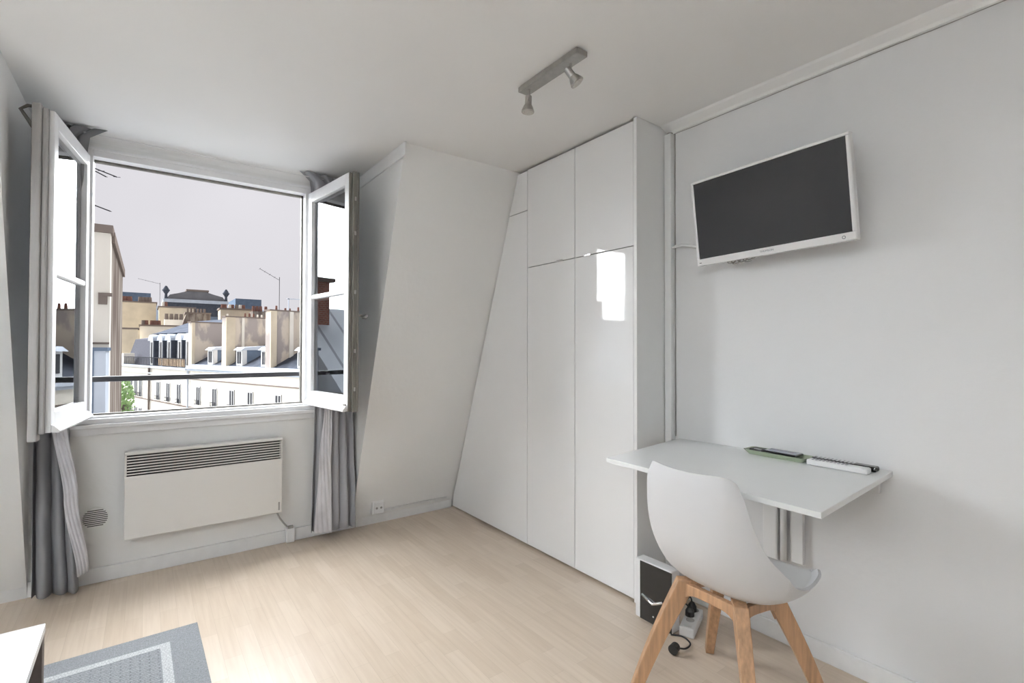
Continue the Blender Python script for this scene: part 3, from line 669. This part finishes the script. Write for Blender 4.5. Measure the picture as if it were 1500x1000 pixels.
# low zinc-clad volume in front of it
t = thing('roof_extension', 'pale zinc-clad roof volume at the foot of the cream gable', 'roof', (-.46, 9.2, GZ))
b = NB(); box(b, (-2.2, 0, 0), (0, .8, 1.20-GZ)); obj('zinc_cladding', b, m_zincl, t)
b = NB(); box(b, (-2.22, -.05, 1.20-GZ), (.02, .8, 1.25-GZ)); obj('zinc_cap', b, m_bluez, t)
for k in range(3):
    b = NB(); box(b, (-.15-k*.55, -.015, 0), (-.13-k*.55, 0, 1.2-GZ)); obj('standing_seam', b, m_bluez, t)
def aerial(label, base, hgt, booms, r=.012):
    t = thing('tv_aerial', label, 'aerial', base, 0, 'television aerials on the roofs')
    b = NB(); tube(b, [(0, 0, 0), (0, 0, hgt)], r*1.3, 6); obj('mast', b, m_balc, t)
    for z, dx, dy, dzz, n, el in booms:
        b = NB(); tube(b, [(0, 0, z), (dx, dy, z+dzz)], r, 5); d = Vector((dx, dy, 0)).normalized(); pr_ = Vector((-d.y, d.x, .25)).normalized()
        for k in range(n):
            c = Vector((dx, dy, dzz))*((k+1)/n)+Vector((0, 0, z)); tube(b, [c-pr_*el, c+pr_*el], r*.6, 4)
        obj('boom', b, m_balc, t)
pA = at(131, 242, 'y', 11); 
aerial('twin television aerial on the cream gable, its arms showing beside the left leaf', (pA.x-.06, 11, 3.122), pA.z-3.12+.1, [(pA.z-3.12, .42, .1, -.10, 2, .25), (pA.z-3.12-.02, .28, .05, -.12, 1, .12), (at(131, 296, 'y', 11).z-3.12, .34, .1, -.09, 3, .06)], .010)

# zinc mansard roof to the left (seen only in the reflections of the glass and wardrobe)
t = thing('zinc_roofed_building', 'zinc-roofed building with a brick chimney, mirrored in the right leaf', 'building', (-7.5, 9.8, GZ))
b = NB(); box(b, (-6.5, 0, 0), (4.0, 7, .4-GZ)); obj('wall', b, m_cream, t)
b = NB(); prism(b, [(-.2, .3-GZ), (2.0, 2.25-GZ), (7.2, 2.6-GZ), (7.2, .3-GZ)], 0, -6.5, 4.05); obj('zinc_roof', b, m_zincs, t)
b = NB(); box(b, (3.30, 1.5, 0.4-GZ), (3.80, 2.1, 2.85-GZ)); ck = obj('chimney', b, m_brick, t)
b = NB(); box(b, (3.2, 1.4, 2.85-GZ), (3.9, 2.2, 2.94-GZ)); obj('chimney_coping', b, m_coping, ck)
for dx in (3.65,):
    b = NB(); tube(b, [(dx, 1.8, 2.94-GZ), (dx, 1.8, 3.2-GZ), (dx, 1.8, 3.22-GZ), (dx, 1.8, 3.25-GZ)], [.10, .08, .17, .17], 10); obj('chimney_pot', b, m_pot, ck)
b = NB(); box(b, (-1.4, 2.2, 2.2-GZ), (-.2, 2.8, 2.9-GZ)); ck = obj('chimney', b, m_brick, t)
for dx in (-1.2, -.8, -.4):
    b = NB(); tube(b, [(dx, 2.5, 2.9-GZ), (dx, 2.5, 3.2-GZ)], [.11, .09], 10); obj('chimney_pot', b, m_pot, ck)
b = NB(); box(b, (-4.0, 2.4, 2.2-GZ), (-3.3, 2.9, 3.1-GZ)); ck = obj('chimney', b, m_cream, t)

# long street facade, built in its own frame: x along the street towards us, y into the block
KX, KY = 5.068, 58.428
def frame_obj(name, label, ex, ey, group=None):
    t = thing(name, label, 'building'); e = Vector((ex, ey, 0)).normalized(); n_ = Vector((-e.y, e.x, 0))
    if n_.x < 0: n_ = -n_
    Mx = Matrix((e, n_, Vector((0, 0, 1)))).transposed().to_4x4(); Mx.translation = (KX, KY, 0); t.matrix_world = Mx; return t
def fwin(t, s, z0, z1, w_=1.0, bal=True):
    b = NB(); box(b, (s-w_/2, -.04, z0), (s+w_/2, .0, z1)); o = obj('window', b, m_extwin, t)
    b = NB(); box(b, (s-.04, -.06, z0), (s+.04, -.04, z1)); box(b, (s-w_/2, -.06, z0), (s-w_/2+.09, -.04, z1)); box(b, (s+w_/2-.09, -.06, z0), (s+w_/2, -.04, z1)); box(b, (s-w_/2, -.06, z1-.09), (s+w_/2, -.04, z1)); obj('joinery', b, m_shut, o)
    if bal:
        b = NB(); box(b, (s-w_/2-.08, -.22, z0+.42), (s+w_/2+.08, -.18, z0+.47)); box(b, (s-w_/2-.08, -.22, z0), (s+w_/2+.08, -.18, z0+.05))
        for k in range(7): x_ = s-w_/2-.06+k*(w_+.12)/6; box(b, (x_-.02, -.21, z0), (x_+.02, -.19, z0+.45))
        obj('window_guard', b, m_balc, o)
# right wing
t = frame_obj('terraced_building', 'long cream facade with tall blank party walls and dormers beyond the rail', .31278, -.94983)
s_end = 33
b = NB(); box(b, (-4.0, 0, GZ), (s_end, 9, -.75)); obj('facade', b, m_facade, t)
b = NB(); box(b, (-4.0, -.45, -.95), (s_end, .3, -.62)); box(b, (-4.0, -.30, -1.15), (s_end, .0, -.95)); obj('cornice', b, m_zincl, t)
b = NB(); box(b, (-4.0, -.10, -2.1), (s_end, 0, -2.0)); box(b, (-4.0, -.12, -5.05), (s_end, 0, -4.93)); obj('string_course', b, m_coping, t)
for s in (-2.05, 1.5, 5.0, 8.4, 13.1, 17.2, 21.5, 25.5, 29.5): fwin(t, s, -4.6, -2.75, bal=s < 10)
for s in (-2.05, 1.5, 5.0, 8.4, 13.1): fwin(t, s, -8.4, -6.2)
b = NB(); prism(b, [(.0, -.62), (4.6, 1.95), (8.8, .0), (9, -.75), (0, -.75)], 0, -4.0, s_end); obj('roof', b, m_slate, t)
b = NB(); box(b, (-4.0, -.1, -.62), (s_end, .35, -.50)); obj('gutter', b, m_zincl, t)
def party(s, n0, n1, zt_, m, pots=True, steps=None, th=.75):
    b = NB(); box(b, (s-th, n0, -1.0), (s, n1, zt_)); w_ = obj('party_wall', b, m, t)
    b = NB(); box(b, (s-th-.08, n0-.08, zt_), (s+.08, n1+.08, zt_+.12)); obj('coping', b, m_coping, w_)
    if pots:
        rnd = random.Random(int(s*10))
        n = n0+.35
        while n < n1-.3:
            if rnd.random() < .72:
                hh = rnd.choice((.22, .30, .38)); r_ = .10
                b = NB(); tube(b, [(s-th/2, n, zt_+.12), (s-th/2, n, zt_+.12+hh)], [r_, r_*.8], 8); obj('chimney_pot', b, m_pot if rnd.random() < .75 else m_cream, w_)
            n += .42
    return w_
party(11.65, 0, 8.8, 4.5, m_party); party(3.61, 0, 7.6, 4.22, m_party); party(-3.85, 0, 5.6, 3.9, m_party, False)
party(20.5, 0, 8.5, 3.6, m_party); party(28.5, 1.0, 8.5, 3.4, m_cream)
# chimney breasts standing proud on the party walls
for s, n0, n1, z1 in ((11.75, .0, .55, 4.5), (11.78, 1.75, 2.1, 4.5), (3.70, 0, .85, 4.22), (3.66, 1.5, 1.75, 4.22), (-3.78, 0, .3, 3.9)):
    b = NB(); box(b, (s-.1, n0, -.6), (s+.05, n1, z1)); obj('chimney_breast', b, m_ochre if n0 == 0 else m_cream, t)
def dormer(s, w_=1.15, d0=.35, d1=3.2, z0=-.45, z1=1.02):
    b = NB(); box(b, (s-w_/2, d0, z0), (s+w_/2, d1, z1)); o = obj('dormer', b, m_bluez, t)
    b = NB(); prism(b, [(d0-.25, z1), (d1+.8, z1), (d1+.5, z1+.45), (d0+.1, z1+.28)], 0, s-w_/2-.18, s+w_/2+.18); obj('dormer_roof', b, m_zincl, o)
    b = NB(); box(b, (s-w_/2+.02, d0-.06, z0), (s+w_/2-.02, d0, z1)); obj('dormer_front', b, m_shut, o)
    b = NB(); box(b, (s-.36, d0-.09, z0+.2), (s-.06, d0-.06, z1-.15)); box(b, (s+.06, d0-.09, z0+.2), (s+.36, d0-.06, z1-.15)); obj('dormer_window', b, m_extwin, o)
    # side pilaster seen from the near end
    b = NB(); box(b, (s+w_/2, d0-.02, z0), (s+w_/2+.04, d0+.35, z1)); obj('corner_post', b, m_shut, o)
for s in (-.2, 5.7, 10.2, 16.0, 24.0): dormer(s)
b = NB(); box(b, (17.6, 1.2, .2), (19.4, 3.0, 1.9)); o = obj('louvre_housing', b, m_zincl, t)
for k in range(8):
    b = NB(); box(b, (19.4, 1.3, .3+k*.19), (19.46, 2.9, .38+k*.19)); obj('louvre', b, m_slate, o)
# left wing
t = frame_obj('corner_building', 'slate mansard building with five arched dormers and a long balcony', -.26909, .96312)
b = NB(); box(b, (4.6, 0, GZ), (30, 8, -.95)); obj('facade', b, m_facade, t)
b = NB(); box(b, (4.6, -.5, -1.15), (30, .2, -.92)); box(b, (4.6, -.3, -1.9), (30, 0, -1.75)); obj('cornice', b, m_zincl, t)
b = NB(); box(b, (4.6, -.1, -5.15), (30, 0, -5.02)); obj('string_course', b, m_coping, t)
for s in (24.4, 22.4, 20.55, 14.2, 10.95, 7.7): fwin(t, s, -4.85, -2.75, 1.15)
for s in (24.4, 22.4, 20.55, 14.2, 10.95, 7.7): fwin(t, s, -8.6, -6.3, 1.15)
b = NB(); tube(b, [(17.0, -.15, -1.2), (17.0, -.15, GZ+.5)], .12, 6); obj('downpipe', b, m_coping, t)
b = NB(); tube(b, [(4.8, -.15, -1.2), (4.8, -.15, GZ+.5)], .10, 6); obj('downpipe', b, m_zincl, t)
b = NB(); prism(b, [(.7, -.95), (1.5, 3.0), (5.5, 4.6), (8, 3.0), (8, -.95)], 0, 4.9, 20.2); obj('mansard_roof', b, m_slate, t)
b = NB(); prism(b, [(.9, -.95), (1.9, 2.4), (6.5, 3.2), (8, -.95)], 0, 20.2, 30); obj('rear_roof', b, mat('grey_slate_light', (.10, .10, .115), .8, noise=.1, spec=0), t)
b = NB(); prism(b, [(.95, 2.98), (1.5, 3.1), (5.6, 4.75), (5.6, 4.6), (1.5, 2.95)], 0, 4.8, 20.4); obj('zinc_roof_edge', b, m_slate, t)
for s in (6.6, 9.0, 12.3, 15.0, 18.2):
    b = NB(); box(b, (s-.75, .45, -.95), (s+.75, 1.6, 2.1)); o = obj('arched_dormer', b, m_slate, t)
    b = NB()
    ar = [(s+.92*math.cos(a), 2.1+.75*math.sin(a)) for a in [PI*k/8 for k in range(9)]]
    A = [b.verts.new((x_, .30, z_)) for x_, z_ in ar]; C = [b.verts.new((x_, 2.0, z_)) for x_, z_ in ar]
    b.faces.new(A); b.faces.new(C[::-1])
    for k in range(9): b.faces.new((A[k], A[(k+1) % 9], C[(k+1) % 9], C[k]))
    obj('dormer_hood', b, m_zincl, o)
    b = NB(); box(b, (s-.52, .41, -.95), (s+.52, .45, 2.1)); obj('dormer_front', b, m_shut, o)
    b = NB(); box(b, (s-.34, .37, -.7), (s+.34, .41, 1.9)); obj('dormer_window', b, m_extwin, o)
    b = NB(); box(b, (s-.05, .33, -.7), (s+.05, .37, 1.9)); obj('glazing_bar', b, m_shut, o)
b = NB(); box(b, (5.0, -.42, .02), (26, -.36, .10)); box(b, (5.0, -.42, -.9), (26, -.36, -.82))
k = 5.0
while k < 26: box(b, (k-.03, -.41, -.9), (k+.03, -.37, .05)); k += .45
obj('balcony_railing', b, m_balc, t)
b = NB()
for k in range(7): box(b, (5.2+k*1.15, -.36, -.8), (6.2+k*1.15, -.33, .0))
obj('reed_screen', b, m_reed, t)
b = NB(); box(b, (26.1, -.4, -.9), (26.9, .8, .5)); obj('stair_cabin', b, m_cream, t)
# things in the distance
def far(label, u0, u1, v0, Y, dep, m, name='distant_building', zb=GZ, cop=True, pots=(), roof=None, vr=None):
    a = at(u0, v0, 'y', Y); c = at(u1, v0, 'y', Y)
    t = thing(name, label, 'building', ((a.x+c.x)/2, Y, zb), 0, 'distant buildings on the skyline'); hw = (c.x-a.x)/2; hh = (a.z+c.z)/2-zb
    b = NB(); box(b, (-hw, 0, 0), (hw, dep, hh)); obj('walls', b, m, t)
    if cop: b = NB(); box(b, (-hw-.15, -.15, hh), (hw+.15, dep, hh+.25)); obj('coping', b, m_coping, t)
    sc = Y/100
    for p_, col in pots:
        x_ = -hw+2*hw*p_; b = NB(); tube(b, [(x_, .8, hh), (x_, .8, hh+1.0*sc)], [.30*sc, .24*sc], 8); obj('chimney_pot', b, col, t)
    return t, hw, hh
R_ = m_pot; Kp = m_coping
far('cream blank wall behind the gable, carrying a row of chimney pots', 168, 229, 443, 115, 10, m_ochre, pots=[(.17, R_), (.24, R_), (.32, R_), (.36, R_), (.6, Kp), (.68, Kp), (.76, Kp), (.84, Kp)])
far('ochre blank wall below the dome', 233, 286, 451, 108, 8, m_ochre, pots=[(.12, m_cream), (.18, R_)])
far('low ochre wall with a dark coping left of the mansard', 165, 202, 482, 93, 3, m_ochre)
far('cream chimney wall with red pots behind the mansard', 205, 262, 478, 97, 4, m_cream, pots=[(.08, Kp), (.16, R_), (.30, R_), (.36, R_), (.42, R_), (.48, R_)])
far('small cream parapet with four dark pots', 241, 270, 468, 103.5, 3, m_cream, cop=False, pots=[(.1, Kp), (.35, Kp), (.6, Kp), (.85, Kp)])
far('grey slate block under the dome', 283, 335, 455, 119, 8, m_slate, cop=False)
far('low pale zinc roof behind the first party wall', 296, 334, 464, 98, 6, m_bluez, cop=False)
far('blue-grey slab block on the skyline at the left', 166, 221, 428, 190, 20, m_bluez, cop=False)
far('blue-grey slab block on the skyline right of the dome', 345, 383, 438, 190, 20, m_bluez, cop=False)
far('long low grey roofline at the horizon', 160, 470, 452, 216, 10, m_zincs, cop=False)
far('ochre parapet crowded with red chimney pots', 323, 371, 454, 84, 3, m_ochre, pots=[(.08, R_), (.16, R_), (.3, m_cream), (.38, R_), (.5, Kp), (.62, m_cream), (.72, R_)])
far('brick parapet with pots between the two party walls', 370, 396, 456, 80, 3, m_party2, cop=False, pots=[(.1, R_), (.3, R_), (.5, R_), (.8, R_)])
# tapered stone chimney base
a = at(259, 483, 'y', 90); c = at(305, 460, 'y', 90)
t = thing('chimney_stack', 'grey tapered chimney stack above the mansard roof', 'chimney', (a.x, 90, 1))
hx = c.x-a.x; b = NB(); prism(b, [(-.3, a.z-3.5), (hx+.5, a.z-3.5), (hx+.3, c.z-1), (hx*.30, c.z-1)], 1, 0, 3); obj('stack', b, m_party2, t)
b = NB(); box(b, (hx*.25, -.1, c.z-1), (hx+.4, 3.1, c.z-.8)); obj('coping', b, m_coping, t)
for k in range(6):
    b = NB(); x_ = hx*(.34+.11*k); tube(b, [(x_, .5, c.z-.8), (x_, .5, c.z-.2)], .14, 6); obj('chimney_pot', b, m_coping, t)
# domed theatre roof
Y = 165; a = at(243, 448, 'y', Y); c = at(331, 448, 'y', Y); top = at(290, 428, 'y', Y).z; mid = at(290, 438, 'y', Y).z
t = thing('domed_building', 'large dark building with a shallow grey domed roof on the skyline', 'building', ((a.x+c.x)/2, Y, GZ)); hw = (c.x-a.x)/2
b = NB(); box(b, (-hw, 0, 0), (hw, 20, mid-1.2-GZ)); obj('drum', b, m_slate, t)
b = NB(); box(b, (-hw-.6, -.6, mid-1.2-GZ), (hw+.6, 20.6, mid-.3-GZ)); obj('parapet', b, m_zincl, t)
b = NB(); prism(b, [(-hw, mid-.3-GZ), (-hw*.88, mid+.9-GZ), (-hw*.6, top-.5-GZ), (-hw*.3, top+.2-GZ), (hw*.3, top+.2-GZ), (hw*.6, top-.5-GZ), (hw*.88, mid+.9-GZ), (hw, mid-.3-GZ)], 1, 0, 20); obj('dome_roof', b, mat('dome_slate', (.17, .17, .18), .8, spec=0, noise=.15, nscale=.3), t)
b = NB(); box(b, (-hw*.35, -.2, top+.2-GZ), (hw*.4, 20, top+.7-GZ)); obj('lantern', b, m_coping, t)
for sx in (-1, 1):
    b = NB(); tube(b, [(sx*hw, 0, mid-.3-GZ), (sx*hw, 0, mid+1.0-GZ), (sx*hw, 0, mid+2.0-GZ), (sx*hw, 0, mid+3.2-GZ)], [.4, .3, .9, .2], 8); obj('finial', b, m_slate, t)
# thin aerials on the skyline
q = at(409, 456, 'y', 52)
aerial('slanted rooftop aerial above the near party wall', (q.x, 52, 4.5), 3.6, [(3.3, -1.8, -.4, .9, 4, .18)], .02)
q = at(234, 450, 'y', 112)
aerial('faint rooftop aerial left of the dome', (q.x, 112, 9), 4.2, [(4.0, -3.2, 0, .7, 3, .3)], .025)
# white roof frame at right
t = thing('roof_frame', 'small white metal frame standing on the near party wall', 'frame', (at(430, 456, 'y', 47).x, 46.5, 4.55))
b = NB(); box(b, (-.55, 0, 0), (-.47, .08, 1.0)); box(b, (.47, 0, 0), (.55, .08, 1.0)); box(b, (-.65, 0, .95), (.65, .08, 1.03)); obj('frame_bars', b, m_zincl, t)
# street tree
def leaves(name, label, c, rx, ry, rz_, n, sz):
    t = thing(name, label, 'tree', (c[0], c[1], GZ)); rnd = random.Random(4); b = NB()
    for _ in range(n):
        d = Vector((rnd.gauss(0, 1), rnd.gauss(0, 1), rnd.gauss(0, 1))).normalized()*(rnd.random()**.35)
        p_ = Vector((d.x*rx, d.y*ry, d.z*rz_ + c[2]-GZ)); s = sz*rnd.uniform(.6, 1.3)
        u_ = Vector((rnd.gauss(0, 1), rnd.gauss(0, 1), rnd.gauss(0, 1))).normalized(); v_ = u_.orthogonal().normalized()
        b.faces.new([b.verts.new(p_+u_*s), b.verts.new(p_+v_*s), b.verts.new(p_-u_*s), b.verts.new(p_-v_*s)])
    o = obj('foliage', b, m_leaf, t); b = NB(); tube(b, [(0, 0, 0), (0, 0, c[2]-GZ)], .2, 7); obj('trunk', b, m_umber, t)
q = at(183, 592, 'y', 44)
leaves('street_tree', 'slim green tree glimpsed beside the foot of the gable', (q.x, 44, q.z), .55, .55, 2.0, 420, .12)

# ------------------------------------------------------------------ light
wd = bpy.data.worlds.new('world'); S.world = wd; wd.use_nodes = True; n = wd.node_tree.nodes; l = wd.node_tree.links
bg = n['Background']; tc = n.new('ShaderNodeTexCoord'); nz = n.new('ShaderNodeTexNoise'); nz.inputs['Scale'].default_value = 1.6; nz.inputs['Detail'].default_value = 4
l.new(tc.outputs['Generated'], nz.inputs['Vector']); rp = n.new('ShaderNodeValToRGB'); rp.color_ramp.elements[0].position = .3; rp.color_ramp.elements[1].position = .7
rp.color_ramp.elements[0].color = (.54, .53, .56, 1); rp.color_ramp.elements[1].color = (.68, .665, .70, 1); l.new(nz.outputs['Fac'], rp.inputs['Fac']); l.new(rp.outputs[0], bg.inputs['Color'])
bg.inputs['Strength'].default_value = 1.0
sd = bpy.data.lights.new('overcast_sun', 'SUN'); so = bpy.data.objects.new('overcast_sun', sd); COL.objects.link(so)
sd.energy = 28; sd.angle = math.radians(95); sd.color = (.93, .97, 1)
az, el = math.radians(-14), math.radians(30)
dirv = Vector((math.sin(az)*math.cos(el), math.cos(az)*math.cos(el), math.sin(el)))
so.rotation_euler = (-dirv).to_track_quat('-Z', 'Y').to_euler()
S.view_settings.view_transform = 'Standard'; S.view_settings.look = 'None'; S.view_settings.gamma = 1; S.view_settings.use_curve_mapping = False
S.view_settings.exposure = .26

# added fill light shaped as a torchiere, unseen behind the camera, bouncing off the ceiling
LX, LY, LZ = -2.1, .1, 1.66
t = thing('fill_lamp', 'added white fill lamp shaped as a torchiere, unseen behind the camera', 'lamp', (LX, LY, 0))
b = NB(); tube(b, [(0, 0, 0), (0, 0, .015), (0, 0, .02)], [.14, .14, .05], 32); obj('base', b, m_white, t)
b = NB(); tube(b, [(0, 0, .02), (0, 0, LZ)], .012, 12); obj('pole', b, m_white, t, smooth=True)
b = NB(); tube(b, [(0, 0, LZ), (0, 0, LZ+.04), (0, 0, LZ+.10), (0, 0, LZ+.14)], [.03, .12, .20, .215], 32, cap=False); o = obj('lamp_shade', b, m_white, t, smooth=True)
o.modifiers.new('thick', 'SOLIDIFY').thickness = .006
m = bpy.data.materials.new('fill_glow'); m.use_nodes = True; b_ = m.node_tree.nodes['Principled BSDF']
b_.inputs['Emission Color'].default_value = (.89, .945, 1, 1); b_.inputs['Emission Strength'].default_value = 700
b = NB(); tube(b, [(0, 0, LZ+.075), (0, 0, LZ+.085)], .155, 32); obj('fill_panel', b, m, t)  # glowing disc of the added fill light
